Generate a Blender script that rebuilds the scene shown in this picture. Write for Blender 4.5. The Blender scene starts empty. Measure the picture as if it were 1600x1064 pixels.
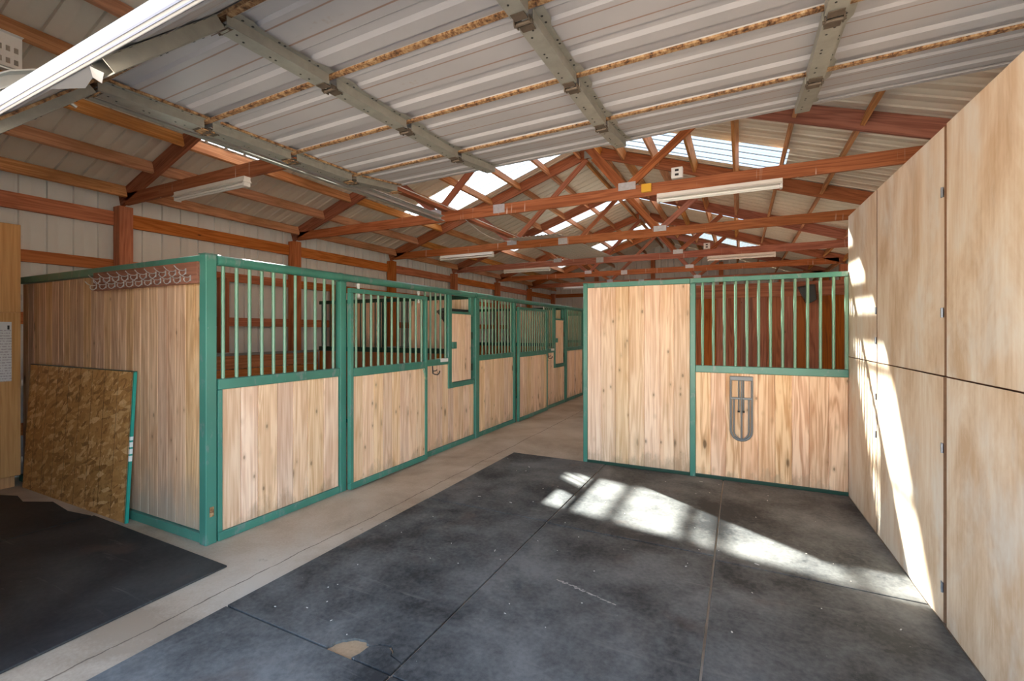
import bpy, bmesh, math, random
from mathutils import Vector, Matrix, Quaternion

C = bpy.context.scene.collection
R = random.Random(11)
PI = math.pi

# ------------------------------------------------------------------ helpers
class MB:
    """collects shapes into one mesh"""
    def __init__(s):
        s.v, s.f, s.m = [], [], []
    def poly(s, pts, faces, mi=0):
        b = len(s.v)
        s.v += [tuple(p) for p in pts]
        s.f += [tuple(b + i for i in f) for f in faces]
        s.m += [mi] * len(faces)
        return s
    def box(s, x0, x1, y0, y1, z0, z1, mi=0):
        p = [(x0,y0,z0),(x1,y0,z0),(x1,y1,z0),(x0,y1,z0),(x0,y0,z1),(x1,y0,z1),(x1,y1,z1),(x0,y1,z1)]
        return s.poly(p, [(0,3,2,1),(4,5,6,7),(0,1,5,4),(1,2,6,5),(2,3,7,6),(3,0,4,7)], mi)
    def extrude(s, ring, d, mi=0):
        """closed ring of points swept by vector d, capped"""
        n = len(ring); d = Vector(d)
        p = [Vector(q) for q in ring]
        pts = p + [q + d for q in p]
        fs = [tuple(range(n))[::-1], tuple(range(n, 2*n))]
        fs += [(i, (i+1) % n, n + (i+1) % n, n + i) for i in range(n)]
        return s.poly(pts, fs, mi)
    def bar(s, p, q, w, h, up=(0,0,1), mi=0):
        p, q = Vector(p), Vector(q)
        d = (q - p).normalized(); up = Vector(up)
        a = d.cross(up).normalized(); b = a.cross(d).normalized()
        ring = [p + a*(w/2)*i + b*(h/2)*j for i, j in ((-1,-1),(1,-1),(1,1),(-1,1))]
        return s.extrude(ring, q - p, mi)
    def tube(s, pts, r, n=10, mi=0, closed=False):
        pts = [Vector(p) for p in pts]; k = len(pts); rings = []
        prev = None
        for i, p in enumerate(pts):
            if closed:
                d = pts[(i+1) % k] - pts[i-1]
            else:
                d = (pts[min(i+1, k-1)] - pts[max(i-1, 0)])
            d.normalize()
            if prev is None:
                ref = Vector((0,0,1)) if abs(d.z) < .9 else Vector((1,0,0))
                a = d.cross(ref).normalized()
            else:
                a = (prev - d * prev.dot(d)).normalized()
            prev = a
            b = d.cross(a)
            rings.append([p + a*r*math.cos(2*PI*j/n) + b*r*math.sin(2*PI*j/n) for j in range(n)])
        vs = [v for rr in rings for v in rr]; fs = []
        for i in range(k if closed else k - 1):
            i2 = (i + 1) % k
            for j in range(n):
                j2 = (j + 1) % n
                fs.append((i*n+j, i*n+j2, i2*n+j2, i2*n+j))
        if not closed:
            fs.append(tuple(range(n))[::-1]); fs.append(tuple((k-1)*n + j for j in range(n)))
        return s.poly(vs, fs, mi)
    def build(s, name, mats, parent=None, smooth=False, bevel=0, org=None):
        if not isinstance(mats, (list, tuple)): mats = [mats]
        L = Vector(org) if org is not None else (world_loc(parent) if parent is not None else Vector((0,0,0)))
        me = bpy.data.meshes.new(name)
        me.from_pydata([tuple(Vector(v) - L) for v in s.v], [], s.f)
        for m in mats: me.materials.append(m)
        me.polygons.foreach_set('material_index', s.m)
        bm = bmesh.new(); bm.from_mesh(me)
        bmesh.ops.recalc_face_normals(bm, faces=bm.faces)
        bm.to_mesh(me); bm.free()
        if smooth:
            me.polygons.foreach_set('use_smooth', [True]*len(me.polygons))
            try: me.set_sharp_from_angle(angle=math.radians(40))
            except Exception: pass
        me.update()
        o = bpy.data.objects.new(name, me); C.objects.link(o)
        if parent is not None:
            o.parent = parent
            if org is not None: o.location = L - world_loc(parent)
        else:
            o.location = L
        if bevel:
            md = o.modifiers.new('b', 'BEVEL'); md.width = bevel; md.segments = 2; md.limit_method = 'ANGLE'
        return o

def world_loc(o):
    l = Vector((0,0,0))
    while o is not None:
        l += o.location; o = o.parent
    return l

def tag(o, label=None, cat=None, group=None, kind=None):
    if label: o['label'] = label
    if cat: o['category'] = cat
    if group: o['group'] = group
    if kind: o['kind'] = kind
    return o

def thing(name, loc, label, cat, group=None, kind=None):
    o = bpy.data.objects.new(name, None); C.objects.link(o)
    o.location = loc; o.empty_display_size = .1
    return tag(o, label, cat, group, kind)

def beam(name, p, q, w, h, mat, parent=None, up=(0,0,1), bevel=.003, ends=None):
    """a straight timber, grain along its own local X.  ends=(c0,c1): vertical end cut slopes"""
    p, q = Vector(p), Vector(q)
    d = (q - p); L = d.length; d.normalize()
    a = Vector(up).cross(d).normalized()      # local Y
    b = d.cross(a)                            # local Z
    mb = MB()
    e0, e1 = ends or (0, 0)
    mb.poly([(-e0*h/2,-w/2,-h/2),(L-e1*h/2,-w/2,-h/2),(L-e1*h/2,w/2,-h/2),(-e0*h/2,w/2,-h/2),
             (e0*h/2,-w/2,h/2),(L+e1*h/2,-w/2,h/2),(L+e1*h/2,w/2,h/2),(e0*h/2,w/2,h/2)],
            [(0,3,2,1),(4,5,6,7),(0,1,5,4),(1,2,6,5),(2,3,7,6),(3,0,4,7)])
    o = mb.build(name, mat, None, bevel=bevel)
    M = Matrix((d, a, b)).transposed()
    o.rotation_euler = M.to_euler()
    if parent is not None:
        o.parent = parent; o.location = p - world_loc(parent)
    else:
        o.location = p
    return o

# ------------------------------------------------------------------ materials
def new_mat(name):
    m = bpy.data.materials.new(name); m.use_nodes = True
    nt = m.node_tree
    return m, nt, nt.nodes, nt.links, nt.nodes['Principled BSDF']

def N(nt, typ, **kw):
    n = nt.nodes.new(typ)
    for k, v in kw.items():
        if k in n.inputs.keys(): n.inputs[k].default_value = v
        else: setattr(n, k, v)
    return n

def mathn(nt, op, a, b=None, c=None, clamp=False):
    n = nt.nodes.new('ShaderNodeMath'); n.operation = op; n.use_clamp = clamp
    for i, x in enumerate((a, b, c)):
        if x is None: continue
        if isinstance(x, (int, float)): n.inputs[i].default_value = x
        else: nt.links.new(x, n.inputs[i])
    return n.outputs[0]

def mix(nt, fac, a, b, blend='MIX'):
    n = nt.nodes.new('ShaderNodeMix'); n.data_type = 'RGBA'; n.blend_type = blend; n.clamp_factor = True
    for sock, x in ((n.inputs[0], fac), (n.inputs[6], a), (n.inputs[7], b)):
        if isinstance(x, (int, float)): sock.default_value = x
        elif isinstance(x, (tuple, list)): sock.default_value = (*x, 1) if len(x) == 3 else x
        else: nt.links.new(x, sock)
    return n.outputs[2]

def ramp(nt, fac, stops, interp='LINEAR'):
    n = nt.nodes.new('ShaderNodeValToRGB'); cr = n.color_ramp; cr.interpolation = interp
    while len(cr.elements) > 1: cr.elements.remove(cr.elements[-1])
    for i, (pos, col) in enumerate(stops):
        e = cr.elements[0] if i == 0 else cr.elements.new(pos)
        e.position = pos; e.color = (*col, 1) if len(col) == 3 else col
    nt.links.new(fac, n.inputs[0])
    return n.outputs[0]

def sstep(nt, x, lo, hi):
    n = nt.nodes.new('ShaderNodeMapRange'); n.interpolation_type = 'SMOOTHSTEP'
    nt.links.new(x, n.inputs[0]); n.inputs[1].default_value = lo; n.inputs[2].default_value = hi
    return n.outputs[0]

def coords(nt, scale=(1,1,1), island=True, world=False):
    if world:
        g = nt.nodes.new('ShaderNodeNewGeometry'); src = g.outputs['Position']
    else:
        src = nt.nodes.new('ShaderNodeTexCoord').outputs['Object']
    if island:
        g = nt.nodes.new('ShaderNodeNewGeometry')
        o = nt.nodes.new('ShaderNodeObjectInfo')
        k = mathn(nt, 'ADD', g.outputs['Random Per Island'], o.outputs['Random'])
        k = mathn(nt, 'MULTIPLY', k, 37.0)
        v = nt.nodes.new('ShaderNodeVectorMath'); v.operation = 'ADD'
        cmb = nt.nodes.new('ShaderNodeCombineXYZ')
        for i in range(3): nt.links.new(k, cmb.inputs[i])
        nt.links.new(src, v.inputs[0]); nt.links.new(cmb.outputs[0], v.inputs[1])
        src = v.outputs[0]
    mp = nt.nodes.new('ShaderNodeMapping'); mp.inputs['Scale'].default_value = scale
    nt.links.new(src, mp.inputs[0])
    return mp.outputs[0]

def noise(nt, vec, scale=1, detail=4, rough=.55, dist=0):
    n = N(nt, 'ShaderNodeTexNoise', Scale=scale, Detail=detail, Roughness=rough, Distortion=dist)
    nt.links.new(vec, n.inputs['Vector']); return n.outputs[0]

def voro(nt, vec, scale=1, feature='F1', out='Distance', rnd=1):
    n = nt.nodes.new('ShaderNodeTexVoronoi'); n.feature = feature
    n.inputs['Scale'].default_value = scale; n.inputs['Randomness'].default_value = rnd
    nt.links.new(vec, n.inputs['Vector']); return n.outputs[out]

def bump(nt, bs, h, strength=.2, dist=.01):
    b = N(nt, 'ShaderNodeBump', Strength=strength, Distance=dist)
    nt.links.new(h, b.inputs['Height']); nt.links.new(b.outputs[0], bs.inputs['Normal'])

def ax(axis, along, across):
    return tuple(along if i == axis else across for i in range(3))

def wood(name, dark, light, axis=2, knots=.0, vary=.25, dirt=None, drips=False, rough=.65, grain=1.0, weather=None, blotch=None):
    m, nt, nd, lk, bs = new_mat(name)
    fine = noise(nt, coords(nt, ax(axis, 1.3, 55)), 1, 5, .6)
    v2 = coords(nt, ax(axis, .55, 9))
    broad = noise(nt, v2, 1, 3, .5, .4)
    rings = mathn(nt, 'SINE', mathn(nt, 'MULTIPLY', broad, 46))
    rings = mathn(nt, 'MULTIPLY_ADD', rings, .5, .5)
    g = mathn(nt, 'MULTIPLY_ADD', rings, .28 * grain, mathn(nt, 'MULTIPLY', fine, .75))
    g = mathn(nt, 'ADD', g, mathn(nt, 'MULTIPLY', broad, .25))
    col = ramp(nt, g, [(.36, dark), (.80, light)])
    if blotch:
        bl = noise(nt, coords(nt, ax(axis, 1.1, 5)), 1, 5, .62, .6)
        col = mix(nt, mathn(nt, 'MULTIPLY', sstep(nt, bl, .50, .68), blotch[0]), col, blotch[1])
    geo = nt.nodes.new('ShaderNodeNewGeometry'); oi = nt.nodes.new('ShaderNodeObjectInfo')
    rnd = mathn(nt, 'FRACT', mathn(nt, 'ADD', geo.outputs['Random Per Island'], oi.outputs['Random']))
    hs = N(nt, 'ShaderNodeHueSaturation'); lk.new(col, hs.inputs['Color'])
    lk.new(mathn(nt, 'MULTIPLY_ADD', rnd, vary, 1 - vary/2), hs.inputs['Value'])
    rnd2 = mathn(nt, 'FRACT', mathn(nt, 'MULTIPLY', rnd, 7.31))
    lk.new(mathn(nt, 'MULTIPLY_ADD', rnd2, vary*1.1, 1 - vary*.55), hs.inputs['Saturation'])
    lk.new(mathn(nt, 'MULTIPLY_ADD', rnd2, .014, .487), hs.inputs['Hue'])
    col = hs.outputs[0]
    if knots:
        for al, ac, th, op in ((2.3, 6.5, knots, .85), (5.5, 11, knots*.75, .6)):
            kv = coords(nt, ax(axis, al, ac))
            wv = noise(nt, coords(nt, ax(axis, 9, 20)), 1, 2)
            d = mathn(nt, 'MULTIPLY_ADD', wv, .10, voro(nt, kv, 1))
            pick = nt.nodes.new('ShaderNodeSeparateColor'); lk.new(voro(nt, kv, 1, 'F1', 'Color'), pick.inputs[0])
            on = mathn(nt, 'GREATER_THAN', pick.outputs[0], .62)
            kk = mathn(nt, 'MULTIPLY', sstep(nt, d, th+.05, th*.5+.05), on)
            halo = mathn(nt, 'MULTIPLY', sstep(nt, d, th*2.6+.05, th*.6+.05), on)
            col = mix(nt, mathn(nt, 'MULTIPLY', halo, .35), col, tuple(c*.7 for c in dark))
            col = mix(nt, mathn(nt, 'MULTIPLY', kk, op), col, tuple(c*.25 for c in dark))
    if weather:
        w = noise(nt, coords(nt, ax(axis, .9, 3.0), island=False), 1, 5, .6)
        col = mix(nt, mathn(nt, 'MULTIPLY', sstep(nt, w, .48, .72), .7), col, weather)
    if dirt:
        tc = nt.nodes.new('ShaderNodeTexCoord'); sp = nt.nodes.new('ShaderNodeSeparateXYZ')
        lk.new(tc.outputs['Object'], sp.inputs[0])
        wn = noise(nt, coords(nt, (7, 7, 3), island=False), 1, 5, .65)
        zz = mathn(nt, 'ADD', sp.outputs[2], mathn(nt, 'MULTIPLY_ADD', wn, .7, -.35))
        col = mix(nt, mathn(nt, 'MULTIPLY', sstep(nt, zz, dirt[0], .03), dirt[1]), col, dirt[2])
    if drips:
        vv = coords(nt, (26, 26, 1.6))
        dn = noise(nt, vv, 1, 2, .5)
        blot = noise(nt, coords(nt, (1.6, 1.6, 1.6)), 1, 2)
        fac = mathn(nt, 'MULTIPLY', sstep(nt, dn, .66, .72), sstep(nt, blot, .45, .6))
        col = mix(nt, mathn(nt, 'MULTIPLY', fac, .75), col, (.72, .62, .55))
    lk.new(col, bs.inputs['Base Color'])
    bs.inputs['Roughness'].default_value = rough
    bs.inputs['Specular IOR Level'].default_value = .3
    bump(nt, bs, g, .12, .004)
    return m

M = {}
M['pine'] = wood('pine_boards', (.64,.40,.23), (.92,.70,.495), 2, knots=.165, vary=.19, dirt=(.20,.5,(.30,.20,.12)), grain=.8, blotch=(.32, (.70,.43,.23)))
M['pine_orange'] = wood('pine_boards_orange', (.54,.28,.125), (.90,.63,.39), 2, knots=.15, vary=.16, blotch=(.4, (.64,.33,.14)), dirt=(.12,.4,(.33,.23,.15)), grain=1.3)
M['pine_side'] = wood('pine_boards_weathered', (.46,.26,.13), (.74,.50,.30), 2, knots=.14, vary=.19, dirt=(.55,.75,(.36,.31,.25)), grain=.9, blotch=(.5, (.46,.25,.115)))
M['pine_back'] = wood('stained_boards', (.20,.062,.024), (.40,.145,.058), 2, knots=.06, vary=.35)
M['pine_back_x'] = wood('stained_boards_x', (.20,.065,.025), (.38,.14,.055), 0, vary=.3)
M['kick'] = wood('kick_boards', (.36,.14,.045), (.58,.26,.10), 1, knots=.06, vary=.3)
M['truss'] = wood('red_stained_timber', (.20,.066,.027), (.385,.15,.072), 0, knots=.05, vary=.22)
M['chord'] = wood('red_stained_chord', (.22,.072,.029), (.41,.16,.076), 0, knots=.05, vary=.18, drips=True)
M['purlin'] = wood('raw_purlin', (.36,.155,.052), (.60,.32,.135), 1, knots=.05, vary=.25, weather=(.25,.12,.05))
M['girt'] = wood('stained_girt', (.33,.11,.035), (.54,.215,.085), 1, knots=.06, vary=.2)
M['girt_x'] = wood('stained_girt_x', (.24,.075,.025), (.42,.16,.06), 0, knots=.06, vary=.2)
M['post'] = wood('stained_post', (.31,.10,.033), (.50,.20,.078), 2, knots=.06, vary=.2)
M['rackboard'] = wood('rack_board', (.20,.075,.028), (.34,.14,.06), 0, knots=.04, vary=.2)

def plain(name, col, rough=.5, metal=0, nscale=0, amt=.25, spec=.5):
    m, nt, nd, lk, bs = new_mat(name)
    if nscale:
        n = noise(nt, coords(nt, (nscale,)*3), 1, 5, .6)
        lk.new(mix(nt, n, tuple(c*(1-amt) for c in col), tuple(min(1, c*(1+amt)) for c in col)), bs.inputs['Base Color'])
    else:
        bs.inputs['Base Color'].default_value = (*col, 1)
    bs.inputs['Roughness'].default_value = rough; bs.inputs['Metallic'].default_value = metal
    bs.inputs['Specular IOR Level'].default_value = spec
    return m
def m_ply():
    m, nt, nd, lk, bs = new_mat('plywood')
    f = noise(nt, coords(nt, (48, 48, 2.6)), 1, 5, .6)
    b = noise(nt, coords(nt, (3.6, 3.6, 1.3)), 1, 6, .66, .5)
    col = ramp(nt, mathn(nt, 'ADD', mathn(nt, 'MULTIPLY', f, .22), mathn(nt, 'MULTIPLY', b, .78)),
               [(.39, (.57,.39,.245)), (.5, (.70,.535,.385)), (.61, (.79,.67,.54))])
    w = noise(nt, coords(nt, (2.3, 2.3, 1.3)), 1, 5, .65, .3)
    col = mix(nt, mathn(nt, 'MULTIPLY', sstep(nt, w, .46, .70), .8), col, (.74,.69,.62))
    o = noise(nt, coords(nt, (7, 7, 2.0)), 1, 3, .5, .3)
    col = mix(nt, mathn(nt, 'MULTIPLY', sstep(nt, o, .55, .75), .34), col, (.52,.29,.125))
    lk.new(col, bs.inputs['Base Color']); bs.inputs['Roughness'].default_value = .55
    bs.inputs['Specular IOR Level'].default_value = .35
    return m
M['ply'] = m_ply()
M['ply_edge'] = plain('plywood_edge', (.20,.105,.055), .8, 0, 40, .3)
M['ply_dark'] = wood('varnished_ply', (.50,.27,.115), (.70,.43,.21), 2, vary=.15, grain=.5)

def m_osb():
    m, nt, nd, lk, bs = new_mat('strand_board')
    base = None
    for i, rot in enumerate((.15, 1.25, -.6, 2.2, -1.3)):
        mp = nt.nodes.new('ShaderNodeMapping'); mp.inputs['Scale'].default_value = (52, 1, 12)
        mp.inputs['Rotation'].default_value = (0, rot, 0); mp.inputs['Location'].default_value = (i*3.3, i*1.7, i*5.1)
        mp.inputs['Scale'].default_value = (1, 1, 1)
        lk.new(nt.nodes.new('ShaderNodeTexCoord').outputs['Object'], mp.inputs[0])
        mq = nt.nodes.new('ShaderNodeMapping'); mq.inputs['Scale'].default_value = (34, 1, 9.5); lk.new(mp.outputs[0], mq.inputs[0])
        c = voro(nt, mq.outputs[0], 1, 'F1', 'Color')
        sx = nt.nodes.new('ShaderNodeSeparateColor'); lk.new(c, sx.inputs[0])
        if base is None: base = sx.outputs[0]
        else:
            top = mathn(nt, 'GREATER_THAN', sx.outputs[1], .58)
            mx = nt.nodes.new('ShaderNodeMix'); lk.new(top, mx.inputs[0]); lk.new(base, mx.inputs[2]); lk.new(sx.outputs[0], mx.inputs[3])
            base = mx.outputs[0]
    fg = noise(nt, coords(nt, (60, 60, 60), island=False), 1, 3)
    t = mathn(nt, 'MULTIPLY_ADD', fg, .35, mathn(nt, 'MULTIPLY', base, .65))
    col = ramp(nt, t, [(.10, (.24,.10,.025)), (.35, (.46,.22,.065)), (.65, (.58,.30,.10)), (.88, (.80,.54,.27))])
    dn = noise(nt, coords(nt, (14, 14, 9), island=False), 1, 5, .7)
    col = mix(nt, mathn(nt, 'MULTIPLY', sstep(nt, dn, .58, .72), .8), col, (.12,.05,.015))
    sp = nt.nodes.new('ShaderNodeSeparateXYZ'); lk.new(nt.nodes.new('ShaderNodeTexCoord').outputs['Object'], sp.inputs[0])
    fr = mathn(nt, 'PINGPONG', sp.outputs[0], .11)
    ln = mathn(nt, 'LESS_THAN', fr, .0035)
    col = mix(nt, mathn(nt, 'MULTIPLY', ln, .75), col, (.05,.025,.01))
    lk.new(col, bs.inputs['Base Color']); bs.inputs['Roughness'].default_value = .6
    return m
M['osb'] = m_osb()

def m_green(name='green_paint', c=(.050,.190,.145), wear=.55):
    m, nt, nd, lk, bs = new_mat(name)
    n1 = noise(nt, coords(nt, (9, 9, 4), island=False), 1, 6, .7)
    n2 = noise(nt, coords(nt, (2.5, 2.5, 1.5), island=False), 1, 3)
    col = mix(nt, n2, tuple(x*.65 for x in c), tuple(min(1, x*1.55) for x in c))
    col = mix(nt, mathn(nt, 'MULTIPLY', sstep(nt, n1, wear, wear+.1), .65), col, (.20,.24,.23))
    n3 = noise(nt, coords(nt, (30, 30, 30), island=False), 1, 4, .7)
    col = mix(nt, mathn(nt, 'MULTIPLY', sstep(nt, n3, .70, .76), .8), col, (.55,.55,.52))
    lk.new(col, bs.inputs['Base Color'])
    bs.inputs['Roughness'].default_value = .30
    bump(nt, bs, n1, .08, .003)
    return m
M['green'] = m_green()
M['green_bar'] = m_green('green_paint_bars', (.14,.265,.18), .56)
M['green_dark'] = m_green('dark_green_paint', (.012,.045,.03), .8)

M['zinc'] = plain('zinc', (.62,.63,.64), .35, .9, 14, .2)
M['hinge_grey'] = plain('grey_hinge', (.22,.24,.28), .4, .7, 40, .3)
M['gusset'] = plain('gusset_zinc', (.50,.51,.53), .4, .6, 30, .3)
M['galv'] = plain('galvanised_steel', (.55,.555,.54), .36, .8, 10, .2)
M['galv_dull'] = plain('galvanised_dull', (.36,.355,.315), .48, .45, 12, .3)
M['steel_grey'] = plain('grey_steel', (.20,.205,.215), .45, .4, 20, .2)
M['white_enamel'] = plain('white_enamel', (.78,.76,.72), .35, 0, 6, .06)
M['tube_glass'] = plain('frosted_tube', (.85,.85,.84), .15)
M['white_plastic'] = plain('white_plastic', (.75,.75,.74), .4)
M['yellow'] = plain('yellow_box', (.75,.42,.03), .45)
M['black'] = plain('black_plastic', (.015,.015,.016), .45)
M['dark_iron'] = plain('dark_iron', (.05,.04,.04), .5, .6)
M['hinge_iron'] = plain('old_hinge_iron', (.13,.10,.075), .6, .4, 30, .4)
M['flap'] = plain('white_sheet_metal', (.21,.22,.24), .45, .1)
M['blue_grey'] = plain('blue_grey_vinyl', (.10,.13,.22), .5)
M['teal'] = plain('teal_paint', (.02,.30,.24), .4, 0, 8, .15)
M['teal_white'] = plain('white_stripes', (.75,.80,.78), .5)
M['cap_grey'] = plain('grey_cap', (.25,.26,.25), .6, 0, 8, .2)

def m_rusty():
    m, nt, nd, lk, bs = new_mat('rusty_strip')
    n = noise(nt, coords(nt, (45, 30, 30), island=False), 1, 6, .7)
    lk.new(ramp(nt, n, [(.36, (.05,.025,.012)), (.46, (.25,.12,.05)), (.58, (.46,.29,.14)), (.74, (.55,.45,.33))]), bs.inputs['Base Color'])
    bs.inputs['Roughness'].default_value = .75
    return m
M['rust'] = m_rusty()

def m_sheet(name, c, c2, spec=.35):
    m, nt, nd, lk, bs = new_mat(name)
    n = noise(nt, coords(nt, (1.3,)*3, island=False), 1, 4, .6)
    f = noise(nt, coords(nt, (26,)*3, island=False), 1, 3, .6)
    col = mix(nt, mathn(nt, 'MULTIPLY_ADD', f, .25, mathn(nt, 'MULTIPLY', n, .75)), c, c2)
    lk.new(col, bs.inputs['Base Color']); bs.inputs['Roughness'].default_value = .48
    bs.inputs['Specular IOR Level'].default_value = spec
    return m
M['roof'] = m_sheet('roof_steel', (.60,.56,.48), (.74,.70,.62))
M['wall'] = m_sheet('wall_steel', (.62,.635,.63), (.72,.735,.73))
M['loose'] = m_sheet('loose_sheet', (.42,.40,.36), (.52,.50,.46))

def m_door():
    m, nt, nd, lk, bs = new_mat('door_skin')
    n = noise(nt, coords(nt, (2.2, 2.2, 2.2), island=False), 1, 5, .6)
    col = mix(nt, n, (.36,.355,.37), (.50,.49,.505))
    sp = nt.nodes.new('ShaderNodeSeparateXYZ'); lk.new(nt.nodes.new('ShaderNodeTexCoord').outputs['Object'], sp.inputs[0])
    wob = noise(nt, coords(nt, (3, 40, 40), island=False), 1, 4, .7)
    line = None
    for y, w in ((.165, .0035), (.285, .0040), (.50, .0030)):
        d = mathn(nt, 'ABSOLUTE', mathn(nt, 'SUBTRACT', sp.outputs[1], y))
        l = mathn(nt, 'LESS_THAN', d, mathn(nt, 'MULTIPLY_ADD', wob, w*1.6, w*.3))
        line = l if line is None else mathn(nt, 'MAXIMUM', line, l)
    col = mix(nt, mathn(nt, 'MULTIPLY', line, .75), col, (.26,.125,.065))
    st = noise(nt, coords(nt, (1.4, 7, 7), island=False), 1, 6, .65)
    edge = noise(nt, coords(nt, (26, 9, 9), island=False), 1, 5, .7)
    blot = mathn(nt, 'MULTIPLY', sstep(nt, st, .62, .72), sstep(nt, edge, .45, .6))
    col = mix(nt, mathn(nt, 'MULTIPLY', blot, .6), col, (.33,.20,.11))
    lk.new(col, bs.inputs['Base Color']); bs.inputs['Roughness'].default_value = .42
    return m
M['door'] = m_door()

def m_rubber(name, c1=(.026,.027,.029), c2=(.185,.18,.17)):
    m, nt, nd, lk, bs = new_mat(name)
    n = noise(nt, coords(nt, (1.3, 1.3, 1), island=False, world=True), 1, 6, .62, .25)
    f = noise(nt, coords(nt, (38, 38, 20), island=False, world=True), 1, 4, .7)
    t = mathn(nt, 'ADD', mathn(nt, 'MULTIPLY', n, .8), mathn(nt, 'MULTIPLY', f, .22))
    col = ramp(nt, t, [(.41, c1), (.64, c2)])
    sc = noise(nt, coords(nt, (1.2, 14, 3), island=False, world=True), 1, 4, .6, .6)
    col = mix(nt, mathn(nt, 'MULTIPLY', sstep(nt, sc, .63, .72), .35), col, (.20,.185,.17))
    d = voro(nt, coords(nt, (9, 9, 1), island=False, world=True), 1)
    col = mix(nt, mathn(nt, 'MULTIPLY', sstep(nt, d, .030, .012), .5), col, (.42,.40,.38))
    rd = noise(nt, coords(nt, (2.1, 2.6, 1), island=False, world=True), 1, 3)
    col = mix(nt, mathn(nt, 'MULTIPLY', sstep(nt, rd, .6, .75), .30), col, (.14,.085,.06))
    lk.new(col, bs.inputs['Base Color'])
    bs.inputs['Roughness'].default_value = .5
    lk.new(mathn(nt, 'MULTIPLY_ADD', n, .25, .50), bs.inputs['Roughness'])
    bs.inputs['Specular IOR Level'].default_value = .32
    bump(nt, bs, f, .15, .003)
    return m
M['rubber'] = m_rubber('black_rubber')
M['rubber_shaded'] = m_rubber('black_rubber_shaded', (.022,.022,.024), (.065,.064,.062))  # same rubber, with the front wall's shade put into a darker colour

def m_concrete(name, c1, c2, c3):
    m, nt, nd, lk, bs = new_mat(name)
    n = noise(nt, coords(nt, (.9, .9, .9), island=False, world=True), 1, 6, .6, .3)
    f = noise(nt, coords(nt, (60, 60, 60), island=False, world=True), 1, 3, .7)
    t = mathn(nt, 'ADD', mathn(nt, 'MULTIPLY', n, .85), mathn(nt, 'MULTIPLY', f, .15))
    col = ramp(nt, t, [(.39, c1), (.5, c2), (.61, c3)])
    st = noise(nt, coords(nt, (5, 5, 5), island=False, world=True), 1, 5, .65)
    col = mix(nt, mathn(nt, 'MULTIPLY', sstep(nt, st, .66, .75), .5), col, (.16,.11,.07))
    # the control joint that runs along the aisle
    sp = nt.nodes.new('ShaderNodeSeparateXYZ')
    lk.new(nt.nodes.new('ShaderNodeNewGeometry').outputs['Position'], sp.inputs[0])
    wob = noise(nt, coords(nt, (.6, 1.6, .6), island=False, world=True), 1, 6, .65)
    fine = noise(nt, coords(nt, (9, 9, 9), island=False, world=True), 1, 3)
    xx = mathn(nt, 'ADD', sp.outputs[0], mathn(nt, 'MULTIPLY_ADD', wob, .10, 2.73))
    dd = mathn(nt, 'ABSOLUTE', xx)
    ln = mathn(nt, 'LESS_THAN', dd, mathn(nt, 'MULTIPLY_ADD', fine, .012, -.0015))
    col = mix(nt, mathn(nt, 'MULTIPLY', ln, .8), col, (.10,.06,.04))
    lk.new(col, bs.inputs['Base Color']); bs.inputs['Roughness'].default_value = .7
    bump(nt, bs, f, .2, .003)
    return m
M['concrete'] = m_concrete('concrete', (.37,.275,.19), (.51,.40,.295), (.61,.51,.40))
M['gravel'] = plain('gravel_yard', (.17,.16,.15), .9, 0, 3, .25)

def m_skylight():
    m = bpy.data.materials.new('skylight_sheet'); m.use_nodes = True
    nt = m.node_tree; nt.nodes.clear(); lk = nt.links
    out = nt.nodes.new('ShaderNodeOutputMaterial')
    tr = nt.nodes.new('ShaderNodeBsdfTransparent'); tr.inputs[0].default_value = (.14,.17,.20,1)
    tl = nt.nodes.new('ShaderNodeBsdfTranslucent'); tl.inputs[0].default_value = (.22,.27,.31,1)
    df = nt.nodes.new('ShaderNodeBsdfDiffuse'); df.inputs[0].default_value = (.4,.43,.45,1)
    a = nt.nodes.new('ShaderNodeMixShader'); b = nt.nodes.new('ShaderNodeMixShader')
    a.inputs[0].default_value = .35; lk.new(tl.outputs[0], a.inputs[1]); lk.new(df.outputs[0], a.inputs[2])
    b.inputs[0].default_value = .93; lk.new(a.outputs[0], b.inputs[1]); lk.new(tr.outputs[0], b.inputs[2])
    lk.new(b.outputs[0], out.inputs[0])
    return m
M['skylight'] = m_skylight()

def m_paper():
    m, nt, nd, lk, bs = new_mat('paper_notice')
    sp = nt.nodes.new('ShaderNodeSeparateXYZ'); lk.new(nt.nodes.new('ShaderNodeTexCoord').outputs['Object'], sp.inputs[0])
    row = mathn(nt, 'GREATER_THAN', mathn(nt, 'FRACT', mathn(nt, 'MULTIPLY', sp.outputs[2], 38)), .55)
    n = noise(nt, coords(nt, (1, 70, 38), island=False), 1, 2)
    ink = mathn(nt, 'MULTIPLY', row, mathn(nt, 'GREATER_THAN', n, .47))
    inx = mathn(nt, 'MULTIPLY', ink, mathn(nt, 'LESS_THAN', sp.outputs[2], -.07))
    col = mix(nt, mathn(nt, 'MULTIPLY', inx, .5), (.70,.71,.74), (.22,.17,.24))
    lk.new(col, bs.inputs['Base Color']); bs.inputs['Roughness'].default_value = .6
    return m
M['paper'] = m_paper()

# ------------------------------------------------------------------ dimensions
XW, XE, XR, ZR = -6.93, 2.21, -2.36, 4.81       # left wall, right wall, ridge
PITCH = .337
Y0, Y1 = .62, 17.6                              # front and back wall
def roof_z(x): return ZR - PITCH * abs(x - XR)
SKY_Y = [(3.04, 3.95), (6.70, 7.61), (10.36, 11.27), (14.02, 14.93)]
SKY_XL, SKY_XR = (-5.52, -2.50), (-2.20, .55)
TR_Y = [2.96 + 2.438*i for i in range(6)]
SP = .2286

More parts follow.
